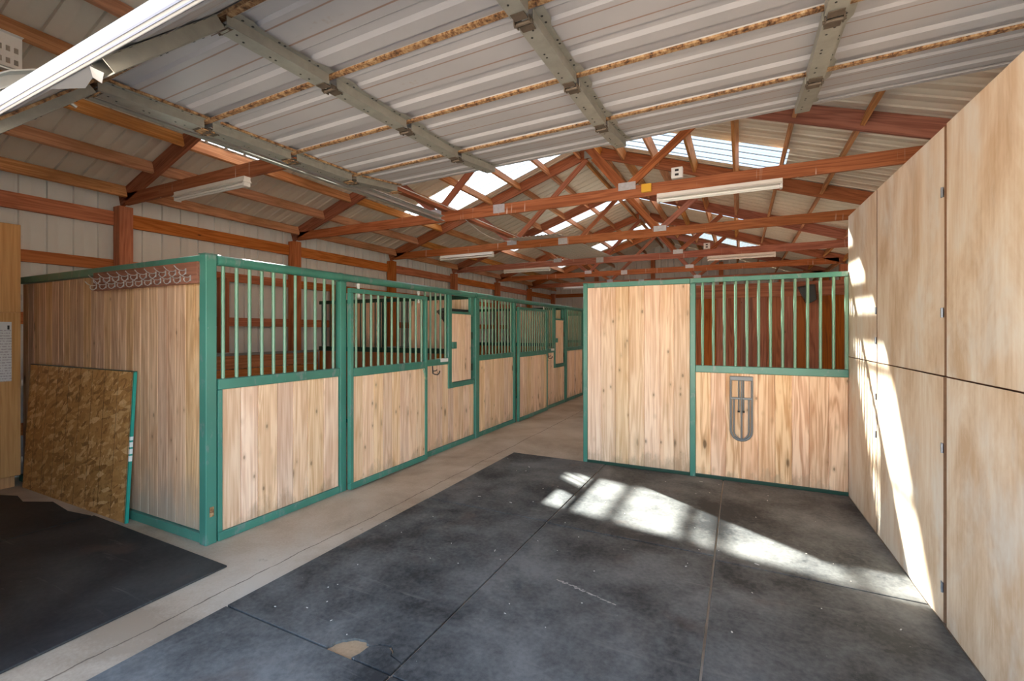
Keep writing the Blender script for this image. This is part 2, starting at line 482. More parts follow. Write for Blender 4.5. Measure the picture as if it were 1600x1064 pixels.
# ------------------------------------------------------------------ setting
mb = MB(); mb.box(XW-.1, XE+.1, .2, Y1+.1, -.15, 0)
tag(mb.build('floor', M['concrete']), 'tan concrete slab with a hairline joint running down the aisle', 'floor', kind='structure')
mb = MB(); mb.box(-40, 40, -40, .195, -.22, -.02)
tag(mb.build('ground', M['gravel']), 'gravel yard outside the big doorway', 'ground', kind='structure')

def prof(y0, y1):
    """cross section of the ribbed sheet along Y: (y, height)"""
    pts = [(y0, 0.0)]
    k = math.floor(y0 / SP) - 1
    while k * SP < y1 + SP:
        c = k * SP
        for dy, h in ((-.021, 0), (-.013, .021), (.013, .021), (.021, 0), (SP/2-.016, 0), (SP/2-.008, .004), (SP/2+.008, .004), (SP/2+.016, 0)):
            y = c + dy
            if y0 < y < y1: pts.append((y, h))
        k += 1
    pts.append((y1, 0.0))
    return pts

def roof_strip(mb, x0, x1, y0, y1):
    sgn = 1 if (x0 + x1)/2 > XR else -1
    nrm = Vector((PITCH*sgn, 0, 1)).normalized()
    pr = prof(y0, y1); t = .0012
    lo = [Vector((x0, y, roof_z(x0))) + nrm*(h+.004) for y, h in pr]
    hi = [Vector((x1, y, roof_z(x1))) + nrm*(h+.004) for y, h in pr]
    n = len(pr)
    mb.poly(lo + hi, [(i, i+1, n+i+1, n+i) for i in range(n-1)])

def slope(name, xe, side, label):
    root = thing(name, (XR, Y0, 0), label, 'roof', None, 'structure')
    mb = MB(); sx = SKY_XL if side < 0 else SKY_XR
    ya = .25
    for a, b in SKY_Y + [(18.0, 18.0)]:
        roof_strip(mb, xe, XR, ya, a)
        if b > a:
            x_in, x_out = (sx[1], sx[0]) if side < 0 else (sx[0], sx[1])
            roof_strip(mb, xe, x_out, a, b); roof_strip(mb, x_in, XR, a, b)
        ya = b
    mb.build('roof_sheet', M['roof'], root, smooth=True)
    return root
cl = slope('ceiling_left', XW-.35, -1, 'ribbed steel underside of the roof slope over the stall row')
cr = slope('ceiling_right', XE+.35, 1, 'ribbed steel underside of the roof slope over the plywood wall')
mb = MB(); mb.poly([(XR-.15, .25, ZR-.02), (XR, .25, ZR+.035), (XR+.15, .25, ZR-.02), (XR-.15, 18, ZR-.02), (XR, 18, ZR+.035), (XR+.15, 18, ZR-.02)], [(0,1,4,3), (1,2,5,4)])
mb.build('ridge_cap', M['roof'], cr)
n = 0
for side, sx in ((-1, SKY_XL), (1, SKY_XR)):
    for i, (a, b) in enumerate(SKY_Y):
        n += 1
        mb = MB(); roof_strip(mb, sx[0], sx[1], a-.02, b+.02)
        tag(mb.build('window_%d' % n, M['skylight'], smooth=True),
            'translucent corrugated skylight, %s along the %s roof slope' % (('first','second','third','fourth')[i], 'left' if side < 0 else 'right'), 'skylight', kind='structure')

# purlins and girts belong to the roof and walls they carry
PL = [-6.72, -6.13, -5.53, -4.94, -4.34, -3.75, -3.16, -2.56]
PR = [-2.16, -1.73, -1.17, -.61, -.05, .51, 1.07, 1.74, 2.12]
bays = [Y0+.08] + TR_Y + [Y1-.08]
for root, xs, sgn in ((cl, PL, -1), (cr, PR, 1)):
    for x in xs:
        for i in range(len(bays)-1):
            a = bays[i] + (.024 if i else 0); b = bays[i+1] - (.024 if i < len(bays)-2 else 0)
            dx = R.uniform(-.015, .015)
            zt = roof_z(x + dx + sgn*.02) - .004
            nx = sgn * PITCH * .95
            mbp = MB()
            h = .140; w = .038
            o = beam('purlin', (x+dx - sgn*.02, a, zt - h/2), (x+dx - sgn*.02, b, zt - h/2), w, h, M['purlin'], root, up=(sgn*.316, 0, .949))
            # timber mesh runs along local X, so give it the matching grain
            o.data.materials[0] = M['purlin_x'] if 'purlin_x' in M else M.setdefault('purlin_x', wood('raw_purlin_x', (.36,.155,.052), (.60,.32,.135), 0, knots=.05, vary=.25, weather=(.25,.12,.05)))

def wall_sheet(mb, y0, y1, x, z0, z1, face):
    pr = prof(y0, y1)
    lo = [(x - face*h, y, z0) for y, h in pr]; hi = [(x - face*h, y, z1) for y, h in pr]
    n = len(pr); mb.poly(lo + hi, [(i, i+1, n+i+1, n+i) for i in range(n-1)])

root = thing('wall_left', (XW, Y0, 0), 'white ribbed steel wall with orange girts behind the stalls', 'wall', None, 'structure')
mb = MB(); wall_sheet(mb, Y0, Y1, XW, 0, roof_z(XW), 1); mb.build('wall_sheet', M['wall'], root, smooth=True)
for y in TR_Y + [Y1-.1]:
    mb = MB(); mb.box(XW+.042, XW+.19, y-.072, y+.072, 0, 3.09); mb.build('post', M['post'], root, bevel=.004)
for y in (4.18, 6.25):
    mb = MB(); mb.box(XW+.075, XW+.165, y-.065, y+.065, 1.25, 2.35); mb.build('stud', M['post'], root, bevel=.004)
for z0, z1 in ((2.86, 3.03), (2.31, 2.44), (1.64, 1.77), (.45, .58)):
    seg = [Y0+.05] + [y for y in TR_Y] + [Y1-.17]
    for i in range(len(seg)-1):
        a = seg[i] + (.074 if i else 0); b = seg[i+1] - (.074 if i < len(seg)-2 else 0)
        mb = MB(); mb.box(XW+.022, XW+.06 if z0 < 2.8 else XW+.07, a, b, z0, z1); mb.build('girt', M['girt'], root, bevel=.003)

root = thing('wall_right', (XE, Y0, 0), 'steel outer wall behind the plywood panels', 'wall', None, 'structure')
mb = MB(); wall_sheet(mb, Y0, Y1, XE, 0, roof_z(XE), -1); mb.build('wall_sheet', M['wall'], root, smooth=True)
for y in TR_Y[2:]:
    mb = MB(); mb.box(XE-.19, XE-.042, y-.072, y+.072, 0, 3.09); mb.build('post', M['post'], root, bevel=.004)

root = thing('wall_back', (XR, Y1, 0), 'white ribbed steel gable wall at the far end of the aisle', 'wall', None, 'structure')
mb = MB()
k = XW
while k < XE - .01:
    b = min(k + SP, XE)
    for u0, u1, h0, h1 in ((k, k+.17, 0, 0), (k+.17, k+.187, 0, .019), (k+.187, k+.212, .019, .019), (k+.212, min(k+.2286, b), .019, 0)):
        u1 = min(u1, XE)
        if u1 <= u0: continue
        mb.poly([(u0, Y1+h0, 0), (u1, Y1+h1, 0), (u1, Y1+h1, roof_z(u1)), (u0, Y1+h0, roof_z(u0))], [(0,1,2,3)])
    k += SP
mb.build('wall_sheet', M['wall'], root)
for x in (-5.0, -2.88, -.6, 1.2):
    mb = MB(); mb.box(x-.07, x+.07, Y1-.19, Y1-.045, 0, roof_z(x)-.25); mb.build('post', M['post'], root, bevel=.004)
for z in (3.0, 2.3, 1.6):
    mb = MB(); mb.box(XW+.2, XE-.2, Y1-.042, Y1-.004, z-.07, z+.07); mb.build('girt', M['girt_x'], root)

# front wall with the wide doorway the camera looks through
mb = MB()
def gable(x0, x1, z0):
    xs = [x0] + ([XR] if x0 < XR < x1 else []) + [x1]
    ring = [(x0, Y0-.06, z0), (x1, Y0-.06, z0)] + [(x, Y0-.06, roof_z(x)-.01) for x in reversed(xs)]
    mb.extrude(ring, (0, .06, 0))
gable(XW, -3.12, 0); gable(1.56, XE, 0); gable(-3.12, 1.56, 2.93)
tag(mb.build('wall_front', M['wall']), 'front wall around the wide overhead doorway', 'wall', kind='structure')

# ------------------------------------------------------------------ trusses
ordn = ['nearest', 'second', 'third', 'fourth', 'fifth', 'farthest']
extra = ['partly hidden by the raised garage door', 'crossing the frame with a four foot strip light on its right half',
         'with a strip light near its left end, loose sheet metal lying on it', 'carrying two strip lights', 'without any light fixture', 'beyond the aisle with a strip light at its left']
ZB = 3.11
for i, y in enumerate(TR_Y):
    t = thing('roof_truss', (XR, y, ZB), 'red-stained timber roof truss, %s from the doorway, %s' % (ordn[i], extra[i]), 'roof truss', 'red-stained roof trusses')
    t['label'] = ['red-stained roof truss nearest the doorway, mostly hidden by the raised door',
                  'red-stained roof truss just past the raised door, with a yellow box on it',
                  'red-stained roof truss under the near end of the loose metal sheet',
                  'red-stained roof truss with two strip lights and the sheet\'s far end',
                  'red-stained roof truss fifth from the doorway, bare of any light',
                  'red-stained roof truss farthest down the barn, light at its left'][i]
    sag = R.uniform(-.008, .008)
    beam('bottom_chord', (XW+.20, y, ZB+.07+sag), (XE-.20, y, ZB+.07+sag), .038, .14, M['chord'], t)
    hc = .185
    for s in (-1, 1):
        xe = XW+.06 if s < 0 else XE-.06
        zt = lambda x: roof_z(x) - .008 - hc/2/math.cos(math.atan(PITCH))
        beam('top_chord', (xe, y, zt(xe)), (XR + s*.012, y, zt(XR)), .038, hc, M['truss'], t, ends=(0, 0))
    def tz(x): return roof_z(x) - .2
    nl, nr = -3.88, -1.18
    for (xa, za, xb, zb) in ((nl-.02, ZB+.14, -4.64, tz(-4.64)), (nl+.04, ZB+.14, XR-.06, tz(XR)-.03), (nr-.04, ZB+.14, XR+.06, tz(XR)-.03), (nr+.02, ZB+.14, -.34, tz(-.34))):
        d = Vector((xb-xa, 0, zb-za)).normalized()
        beam('web', Vector((xa, y, za)) + d*.02, Vector((xb, y, zb)) - d*.0, .089, .038, M['truss'], t, up=(0,1,0))
    for (x, z, w, h) in ((-2.86, ZB+.075, .17, .115), (nl, ZB+.135, .2, .09), (nr, ZB+.135, .2, .09), (XR, tz(XR)+.05, .2, .13)):
        gm = M['galv_dull'] if x == XR else M['gusset']
        for s in (-1, 1):
            mb = MB(); mb.box(x-w/2, x+w/2, y+s*.0205-.001, y+s*.0205+.001, z-h/2, z+h/2); mb.build('gusset_plate', gm, t)

# a long brace board lying on the bottom chords, and the sheet left up there
tag(beam('brace_board', (-3.74, 2.88, ZB+.17), (-3.74, 7.50, ZB+.17), .09, .038, M['truss']), 'long red brace board lying across the bottom chords of the trusses', 'board')
mb = MB()
for k in range(13):
    x = -4.0 + k*.0762
    mb.poly([(x, 7.55, ZB+.168), (x+.05, 7.55, ZB+.168), (x+.063, 7.55, ZB+.182), (x+.0762, 7.55, ZB+.168),
             (x+.25, 10.5, ZB+.168), (x+.30, 10.5, ZB+.168), (x+.313, 10.5, ZB+.182), (x+.3262, 10.5, ZB+.168)], [(0,1,5,4),(1,2,6,5),(2,3,7,6)])
for v in range(len(mb.v)): mb.v[v] = (mb.v[v][0]+.16, mb.v[v][1], mb.v[v][2]-.01)
o = mb.build('roofing_sheet', M['loose'])
md = o.modifiers.new('s', 'SOLIDIFY'); md.thickness = .002
tag(o, 'loose grey corrugated sheet lying across two truss chords', 'metal sheet')

# ------------------------------------------------------------------ strip lights
def strip_light(x0, y, label, double=False):
    t = thing('hanging_strip_light', (x0+.61, y, ZB-.005), label, 'strip light', 'fluorescent strip lights')
    L = 1.22; yb = y
    ring = [(x0, yb-.035, ZB-.006), (x0, yb+.035, ZB-.006), (x0, yb+.035, ZB-.04), (x0, yb+.052, ZB-.062), (x0, yb-.052, ZB-.062), (x0, yb-.035, ZB-.04)]
    mb = MB(); mb.extrude(ring, (L, 0, 0)); mb.build('housing', M['white_enamel'], t, bevel=.003)
    for x in (x0+.012, x0+L-.012):
        mb = MB(); mb.box(x-.012, x+.012, yb-.035, yb+.035, ZB-.105, ZB-.063); mb.build('lamp_holder', M['white_plastic'], t, bevel=.004)
    for dy in (-.024, .024):
        mb = MB(); mb.tube([(x0+.026, yb+dy, ZB-.083), (x0+L-.026, yb+dy, ZB-.083)], .0125, 12); mb.build('tube', M['tube_glass'], t, smooth=True)
strip_light(-5.62, TR_Y[0]-.02, 'unlit strip light under the nearest truss, above the hook rack')
strip_light(-.84, TR_Y[1]-.02, 'unlit white strip light under the second truss, above the barred partition')
strip_light(-5.50, TR_Y[2]-.02, 'unlit strip light under the third truss, above the first stall')
strip_light(-.61, TR_Y[3]-.02, 'unlit strip light under the fourth truss, above the right-hand bars')
strip_light(-5.30, TR_Y[3]-.02, 'unlit strip light under the fourth truss, over the stall row')
strip_light(-5.50, TR_Y[5]-.02, 'unlit strip light farthest back, half hidden behind the solid partition')

# ------------------------------------------------------------------ electrics
def ebox(name, x, y, z, w, h, d, mat, label):
    t = thing(name, (x, y, z), label, 'electrical box')
    mb = MB(); mb.box(x-w/2, x+w/2, y-d/2, y+d/2, z, z+h); mb.build('body', mat, t, bevel=.006)
    mb = MB(); mb.box(x-w*.42, x+w*.42, y-d/2-.004, y-d/2, z+h*.08, z+h*.92); mb.build('cover', mat, t, bevel=.003)
    for dz in (.3, .7):
        mb = MB(); mb.box(x-.02, x+.02, y-d/2-.006, y-d/2-.0045, z+h*dz-.012, z+h*dz+.012); mb.build('socket', M['black'], t)
ebox('outlet_box', -.63, TR_Y[1], ZB+.148, .12, .12, .06, M['white_plastic'], 'white outlet box standing on the truss just past the raised door')
ebox('outlet_box', -.62, TR_Y[3], ZB+.148, .12, .12, .06, M['white_plastic'], 'white outlet box standing on the fourth truss')
mb = MB(); mb.box(-1.01, -.90, TR_Y[1]-.058, TR_Y[1]-.022, ZB+.03, ZB+.125)
tag(mb.build('outlet_box', M['yellow'], bevel=.006, org=(-.95, TR_Y[1]-.04, ZB+.03)), 'small yellow junction box on the face of the second truss', 'electrical box')
def sagline(p, q, sag, n=14):
    p, q = Vector(p), Vector(q)
    return [p.lerp(q, i/n) - Vector((0,0,sag*4*(i/n)*(1-i/n))) for i in range(n+1)]
mb = MB(); mb.tube(sagline((-3.52, 5.44, ZB+.10), (-3.9, 7.80, ZB+.165), .12), .006, 6)
tag(mb.build('power_cord', M['white_plastic'], smooth=True, org=(-3.52, 5.44, ZB+.1)), 'white cable sagging between the second and third trusses', 'cable')
mb = MB(); mb.tube(sagline((-3.68, 3.0, ZB+.197), (-3.68, 7.8, ZB+.197), 0), .006, 6)
tag(mb.build('power_cord', M['white_plastic'], smooth=True, org=(-3.68, 3.0, ZB+.19)), 'white cable running straight along the brace board', 'cable')

# ------------------------------------------------------------------ boards, frames and bars of the stalls
def plank_run(mb, axis, a0, a1, n0, n1, z0, z1, w, rnd, ch=.006):
    """vertical tongue-and-groove boards side by side along X (axis 0) or Y (axis 1)"""
    k = max(1, round((a1-a0)/w)); ws = [1 + rnd.uniform(-.12, .12) for _ in range(k)]; s = sum(ws)
    a = a0
    for q in ws:
        b = a + (a1-a0)*q/s
        e = .0027; dp = (n1-n0)*.30
        ring = [(a+e, n0+.002), (a+e+.003, n0), (b-e-.003, n0), (b-e, n0+.002), (b-e, n0+dp), (b, n0+dp), (b, n1-dp), (b-e, n1-dp),
                (b-e, n1-.002), (b-e-.003, n1), (a+e+.003, n1), (a+e, n1-.002), (a+e, n1-dp), (a, n1-dp), (a, n0+dp), (a+e, n0+dp)]
        pts = [((u, v, z0) if axis == 0 else (v, u, z0)) for u, v in ring]
        mb.extrude(pts, (0, 0, z1-z0)); a = b
def tubebar(x, y, z0, z1, r=.0135):
    mb = MB(); mb.tube([(x, y, z0), (x, y, z1)], r, 12); return mb
def frame_box(*a, m='green'):
    mb = MB()
    for q in a: mb.box(*q)
    return mb
XF = -3.5
rnd = random.Random(5)

# posts
def stall_post(x, y, w, z1, label, plate=False):
    t = thing('stall_post', (x, y, 0), label, 'post', 'green stall posts')
    mb = MB(); mb.box(x-w/2, x+w/2, y-w/2, y+w/2, 0.001, z1); mb.build('column', M['green'], t, bevel=.006)
    mb = MB(); mb.box(x-w/2-.004, x+w/2+.004, y-w/2-.004, y+w/2+.004, z1+.0005, z1+.006); mb.build('cap', M['green'], t)
    if plate:
        for k, z in enumerate((.24,)):
            mb = MB(); mb.box(x+w/2+.0005, x+w/2+.006, y-.014, y+.014, z-.035, z+.035); mb.build('worn_blotch', M['rust'], t)  # small rust-coloured plate standing in for a worn blotch on the post
    return t
stall_post(XF-.01, 2.045, .08, 2.125, 'worn teal corner post of the nearest stall', True)
# side wall of the first stall
t = thing('stall_side_wall', (-5.1, 2.06, 0), 'weathered pine board end wall of the nearest stall', 'stall wall')
mb = MB(); plank_run(mb, 0, -6.72, XF-.056, 2.045, 2.08, .075, 2.05, .125, rnd); mb.build('boards', M['pine_side'], t, org=(-5.1, 2.06, 0))
frame_box((-6.74, XF-.052, 2.02, 2.085, .001, .07)).build('bottom_rail', M['green'], t, bevel=.005)
frame_box((-6.74, XF-.052, 2.02, 2.085, 2.055, 2.125)).build('top_rail', M['green'], t, bevel=.008)
frame_box((XF-.095, XF-.056, 2.030, 2.0445, .08, 1.90)).build('edge_angle', M['green'], t, bevel=.003)

def bars(t, fixed, pos, z0, z1, axis=1, r=.0135, mat='green_bar'):
    for p in pos:
        x, y = (fixed, p) if axis == 1 else (p, fixed)
        tubebar(x, y, z0, z1, r).build('bar', M[mat], t, smooth=True)

def front_panel(y0, y1, label):
    t = thing('stall_front_panel', (XF, (y0+y1)/2, 0), label, 'stall panel', 'fixed stall front panels')
    mb = MB(); plank_run(mb, 1, y0+.035, y1-.002, XF-.02, XF+.018, .068, 1.125, .165, rnd); mb.build('boards', M['pine'], t, org=(XF, y0, 0))
    frame_box((XF-.03, XF+.034, y0, y1, .001, .066)).build('bottom_rail', M['green'], t, bevel=.005)
    frame_box((XF-.03, XF+.034, y0, y1, 1.127, 1.205)).build('mid_rail', M['green'], t, bevel=.005)
    frame_box((XF-.025, XF+.028, y0, y0+.033, .067, 1.126)).build('edge_angle', M['green'], t, bevel=.003)
    n = round((y1-y0)/.1055)
    bars(t, XF, [y0 + (y1-y0)*(k+.5)/n for k in range(n)], 1.2055, 2.052)
    return t

def sliding_door(y0, y1, label):
    xd = XF + .075
    t = thing('sliding_stall_door', (xd, (y0+y1)/2, 0), label, 'stall door', 'sliding stall doors')
    mb = MB(); plank_run(mb, 1, y0+.042, y1-.042, xd-.016, xd+.016, .078, 1.115, .15, rnd); mb.build('boards', M['pine'], t, org=(xd, y0, 0))
    fr = frame_box((xd-.022, xd+.024, y0, y1, .015, .076), (xd-.022, xd+.024, y0, y0+.04, .077, 1.94), (xd-.022, xd+.024, y1-.04, y1, .077, 1.94))
    fr.build('frame', M['green'], t, bevel=.004)
    frame_box((xd-.022, xd+.024, y0+.041, y1-.041, 1.117, 1.20)).build('mid_rail', M['green'], t, bevel=.004)
    frame_box((xd-.022, xd+.024, y0, y1, 1.941, 1.985)).build('top_bar', M['green'], t, bevel=.004)
    n = round((y1-y0-.1)/.104)
    bars(t, xd, [y0+.04 + (y1-y0-.08)*(k+.5)/n for k in range(n)], 1.2005, 1.94)
    for y in (y0+.13, y1-.14):
        h = MB(); h.box(xd-.008, xd-.003, y-.016, y+.016, 1.90, 2.04); hg = h.build('hanger', M['white_plastic'], t)
        a = [(xd-.014+.022*0, y+.022*math.cos(q*PI/8), 2.022+.022*math.sin(q*PI/8)) for q in range(16)]
        w = MB(); w.extrude(a, (.006, 0, 0)); w.build('roller', M['zinc'], hg)
    hk = MB(); hk.tube([(xd+.03, y1-.09, 1.115), (xd+.05, y1-.09, 1.04), (xd+.055, y1-.085, .995), (xd+.05, y1-.065, .985), (xd+.045, y1-.045, 1.005)], .007, 8)
    hk.build('latch_hook', M['green_bar'], t, smooth=True)
    return t

def feed_panel(y0, y1, label):
    ym = y0 + (y1-y0)*.45
    t = thing('feed_door_panel', (XF, (y0+y1)/2, 0), label, 'stall panel', 'stall panels with a feed door')
    mb = MB(); plank_run(mb, 1, y0+.01, ym-.001, XF-.02, XF+.016, .068, 1.125, .14, rnd)
    plank_run(mb, 1, ym, y1-.01, XF-.02, XF+.016, .068, .80, .14, rnd); mb.build('boards', M['pine'], t, org=(XF, y0, 0))
    frame_box((XF-.03, XF+.034, y0, y1, .001, .066)).build('bottom_rail', M['green'], t, bevel=.005)
    mr = frame_box((XF-.03, XF+.034, y0, ym-.012, 1.127, 1.205)).build('mid_rail', M['green'], t, bevel=.005)
    tp = MB(); tp.box(XF-.033, XF+.037, ym-.2, ym-.03, 1.165, 1.208); tp.build('white_band', M['white_plastic'], mr)  # plain white band over part of the mid rail
    frame_box((XF-.03, XF+.034, ym-.01, ym+.065, .802, 2.052)).build('stile', M['green'], t, bevel=.005)
    frame_box((XF-.03, XF+.034, ym+.067, y1-.01, .802, .872)).build('hatch_sill', M['green'], t, bevel=.005)
    frame_box((XF-.02, XF+.02, y1-.10, y1-.012, 1.78, 2.052)).build('corner_plate', M['green'], t, bevel=.004)
    n = round((ym-y0)/.108)
    bars(t, XF, [y0 + (ym-y0)*(k+.6)/n for k in range(n)], 1.2055, 2.052)
    hd = MB(); plank_run(hd, 1, ym+.072, y1-.10, XF-.005, XF+.027, .88, 1.80, .15, rnd)
    h = hd.build('hatch_door', M['pine'], t, org=(XF, ym, 0))
    frame_box((XF-.008, XF+.03, ym+.068, y1-.06, 1.802, 1.832)).build('hatch_edge', M['green'], h)
    frame_box((XF+.0275, XF+.05, ym+.07, ym+.16, 1.33, 1.42)).build('hatch_latch', M['green'], h, bevel=.004)
    for z in (1.0, 1.45):
        frame_box((XF+.02, XF+.036, y1-.10, y1-.07, z, z+.1)).build('hinge', M['green_dark'], h)
    yh = y0 + (ym-y0)*.35
    hk = MB(); hk.tube([(XF+.02, yh, 1.125), (XF+.03, yh, 1.03), (XF+.05, yh+.01, 1.02), (XF+.08, yh+.03, 1.015), (XF+.095, yh+.045, 1.04), (XF+.097, yh+.05, 1.065)], .008, 8)
    hk.tube([(XF+.025, yh, 1.06), (XF+.06, yh+.02, 1.065), (XF+.07, yh+.03, 1.08)], .006, 8)
    hk.build('coat_hook', M['dark_iron'], t, smooth=True)
    return t

ST = [(2.095, 3.25, 3.335, 4.555, 4.57, 5.778, 5.83), (5.882, 7.06, 7.145, 8.45, 8.465, 9.635, 9.69), (9.745, 10.91, 10.995, 12.3, 12.31, 13.48, 13.54)]
ordw = ('nearest', 'second', 'third')
for i, (a, b, c, d, e, f, g) in enumerate(ST):
    front_panel(a, b, ('fixed pine and bar panel at the corner of the nearest stall', 'fixed pine and bar panel between the first and second doors', 'fixed pine and bar panel just left of the solid partition')[i])
    stall_post(XF+.0, (b+c)/2, .075, 2.045, 'green post left of the %s stall\'s sliding door' % ordw[i])
    sliding_door(c-.012, d, 'sliding pine stall door with bars on the %s stall' % ordw[i])
    feed_panel(e, f, 'pine panel with a feed hatch beside the %s stall\'s door' % ordw[i])
    stall_post(XF, g, .095, 2.045, 'green post between the %s stall and the one behind it' % ordw[i])
    # round top rail of this stall
    t = thing('top_rail', (XF, g, 2.09), 'round green top rail along the front of the %s stall' % ordw[i], 'rail', 'round top rails')
    y0r = (2.092 if i == 0 else ST[i-1][6] + .004); 
    mb = MB(); mb.tube([(XF, y0r, 2.0915), (XF, g-.002, 2.0915)], .038, 20); mb.build('pipe', M['green'], t, smooth=True)
    for y in (y0r+.02, (b+c)/2, g-.03):
        mb = MB(); mb.tube([(XF, y-.016, 2.0915), (XF, y+.016, 2.0915)], .0415, 20); mb.build('collar', M['green'], t, smooth=True)

# stall dividers
def divider(y, secs, label, simple=False):
    t = thing('stall_divider', ((-6.72+XF)/2, y, 0), label, 'stall divider')
    x0, x1 = -6.70, XF-.06
    mb = MB(); plank_run(mb, 0, x0, x1, y-.018, y+.018, .07, 1.22, .16, rnd); mb.build('boards', M['kick_z'], t, org=(x0, y, 0))
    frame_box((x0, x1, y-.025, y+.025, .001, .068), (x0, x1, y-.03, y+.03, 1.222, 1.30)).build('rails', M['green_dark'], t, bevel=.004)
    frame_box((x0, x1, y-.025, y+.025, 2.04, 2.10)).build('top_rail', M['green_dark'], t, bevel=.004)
    for kind, a, b in secs:
        if kind in ('bars', 'both'):
            n = max(2, round((b-a)/.105))
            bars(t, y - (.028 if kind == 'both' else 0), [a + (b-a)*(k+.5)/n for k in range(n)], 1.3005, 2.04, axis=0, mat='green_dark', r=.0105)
        if kind != 'bars':
            mb = MB(); plank_run(mb, 0, a+.03, b-.03, y-.016, y+.016, 1.302, 2.038, .15, rnd); mb.build('upper_boards', M['pine'], t, org=(a, y, 1.302))
            frame_box((a, a+.028, y-.024, y+.024, 1.301, 2.039), (b-.028, b, y-.024, y+.024, 1.301, 2.039)).build('stiles', M['green_dark'], t)
M['kick_z'] = wood('kick_boards_upright', (.26,.10,.035), (.46,.20,.08), 2, knots=.06, vary=.3)
divider(5.83, (('bars', -6.70, -6.31), ('both', -6.31, -5.23), ('bars', -5.23, -4.70), ('wood', -4.70, XF-.06)), 'divider between the first and second stalls, seen through the bars')
divider(9.69, (('bars', -6.70, -4.9), ('wood', -4.9, XF-.06)), 'divider between the second and third stalls')
divider(13.54, (('bars', -6.70, -4.9), ('wood', -4.9, XF-.06)), 'divider at the far side of the third stall')
# liner boards along the outer wall inside the stalls
for i, (a, b) in enumerate(((2.10, 5.79), (5.87, 9.65), (9.73, 13.5))):
    t = thing('kick_wall', (-6.72, (a+b)/2, 0), 'orange-brown kick boards along the outer wall of the %s stall' % ordw[i], 'kick wall', 'stall kick walls')
    mb = MB()
    for k in range(6): mb.box(-6.735, -6.705, a, b, .01+k*.2, .2+k*.2)
    mb.build('boards', M['kick'], t, org=(-6.72, a, 0), bevel=.003)
    mb = MB(); mb.box(-6.74, -6.69, a, b, 1.203, 1.24); mb.build('cap', M['cap_grey'], t)
# corner feeder in the first stall
t = thing('corner_feeder', (XF-.25, 5.45, 1.3), 'black corner hay feeder inside the nearest stall by its hatch', 'feeder')
P = [Vector((XF-.06, 5.12, 1.86)), Vector((XF-.06, 5.77, 1.86)), Vector((XF-.62, 5.77, 1.86))]
B = [Vector((XF-.06, 5.60, 1.32)), Vector((XF-.06, 5.77, 1.32)), Vector((XF-.20, 5.77, 1.32))]
mb = MB()
for i in range(3): mb.bar(P[i], P[(i+1) % 3], .03, .03)
mb.build('rim', M['black'], t)
mb = MB()
for k in range(6):
    f = k/5; mb.tube([P[0].lerp(P[2], f), B[0].lerp(B[2], f)], .008, 6)
mb.build('grille', M['dark_iron'], t, smooth=True)
mb = MB(); mb.poly([*B], [(0,1,2)]); mb.extrude([B[0], B[1], B[2]], (0,0,.02)); mb.build('tray', M['black'], t)

# ------------------------------------------------------------------ partition that faces the doorway
YP = 5.32
def pfx(x): return YP
stall_post(-1.655, YP, .05, 2.128, 'green end post of the solid partition beside the aisle')
stall_post(-.46, YP, .055, 2.075, 'green post between the solid partition and the barred one')
t = thing('solid_partition', (-1.06, YP, 0), 'tall solid pine partition with knots in a green frame', 'partition')
mb = MB(); plank_run(mb, 0, -1.6285, -.489, YP-.018, YP+.018, .045, 2.075, .158, rnd); mb.build('boards', M['pine'], t, org=(-1.62, YP, 0))
frame_box((-1.628, -.49, YP-.024, YP+.024, 2.077, 2.13)).build('top_rail', M['green'], t, bevel=.004)
frame_box((-1.628, -.49, YP-.024, YP+.024, .001, .043)).build('bottom_rail', M['green_dark'], t, bevel=.004)
t = thing('barred_partition', (.24, YP, 0), 'half height pine partition with upright green bars above', 'partition')
mb = MB(); plank_run(mb, 0, -.4315, .9125, YP-.018, YP+.018, .045, 1.125, .158, rnd); mb.build('boards', M['pine_orange'], t, org=(-.43, YP, 0))
frame_box((-.4315, .9125, YP-.026, YP+.026, .001, .043)).build('bottom_rail', M['green_dark'], t, bevel=.004)
frame_box((-.4315, .9125, YP-.026, YP+.026, 1.127, 1.20)).build('mid_rail', M['green'], t, bevel=.004)
frame_box((-.488, .9125, YP-.024, YP+.024, 2.0825, 2.13)).build('top_rail', M['green'], t, bevel=.004)
frame_box((.886, .9125, YP-.02, YP+.02, 1.202, 2.08)).build('end_stile', M['green_bar'], t, bevel=.003)
bars(t, YP, [-.362 + .1055*k for k in range(12)], 1.2005, 2.082, axis=0)
# folded rack hanging on it
t = thing('saddle_rack', (.008, YP-.03, .43), 'grey steel fold-down rack hanging on the barred partition\'s boards', 'rack')
yr = YP - .034; cx = .008
def arch(hw, ztop, zarc, y, r, zb):
    pts = [(cx-hw, y, ztop)]
    for k in range(9):
        a = PI + PI*k/8; pts.append((cx + hw*math.cos(a), y, zarc + (zarc-zb)*math.sin(a)))
    pts.append((cx+hw, y, ztop)); m = MB(); m.tube(pts, r, 8); return m
frame_box((cx-.108, cx+.108, yr-.012, yr+.012, 1.055, 1.10)).build('mounting_bar', M['steel_grey'], t, bevel=.006)
arch(.098, 1.055, .54, yr, .011, .44).build('outer_frame', M['steel_grey'], t, smooth=True)
arch(.068, .87, .54, yr-.008, .008, .455).build('inner_frame', M['steel_grey'], t, smooth=True)
frame_box((cx-.098, cx+.098, yr-.012, yr+.004, .862, .882)).build('cross_bar', M['steel_grey'], t, bevel=.003)
mb = MB(); mb.tube([(cx+.002, yr-.016, 1.055), (cx+.002, yr-.016, .455)], .009, 8); mb.build('centre_bar', M['steel_grey'], t, smooth=True)
mb = MB()
for dx in (-.024, .02): mb.tube([(cx+dx, yr+.004, 1.055), (cx+dx, yr+.004, .735)], .007, 8)
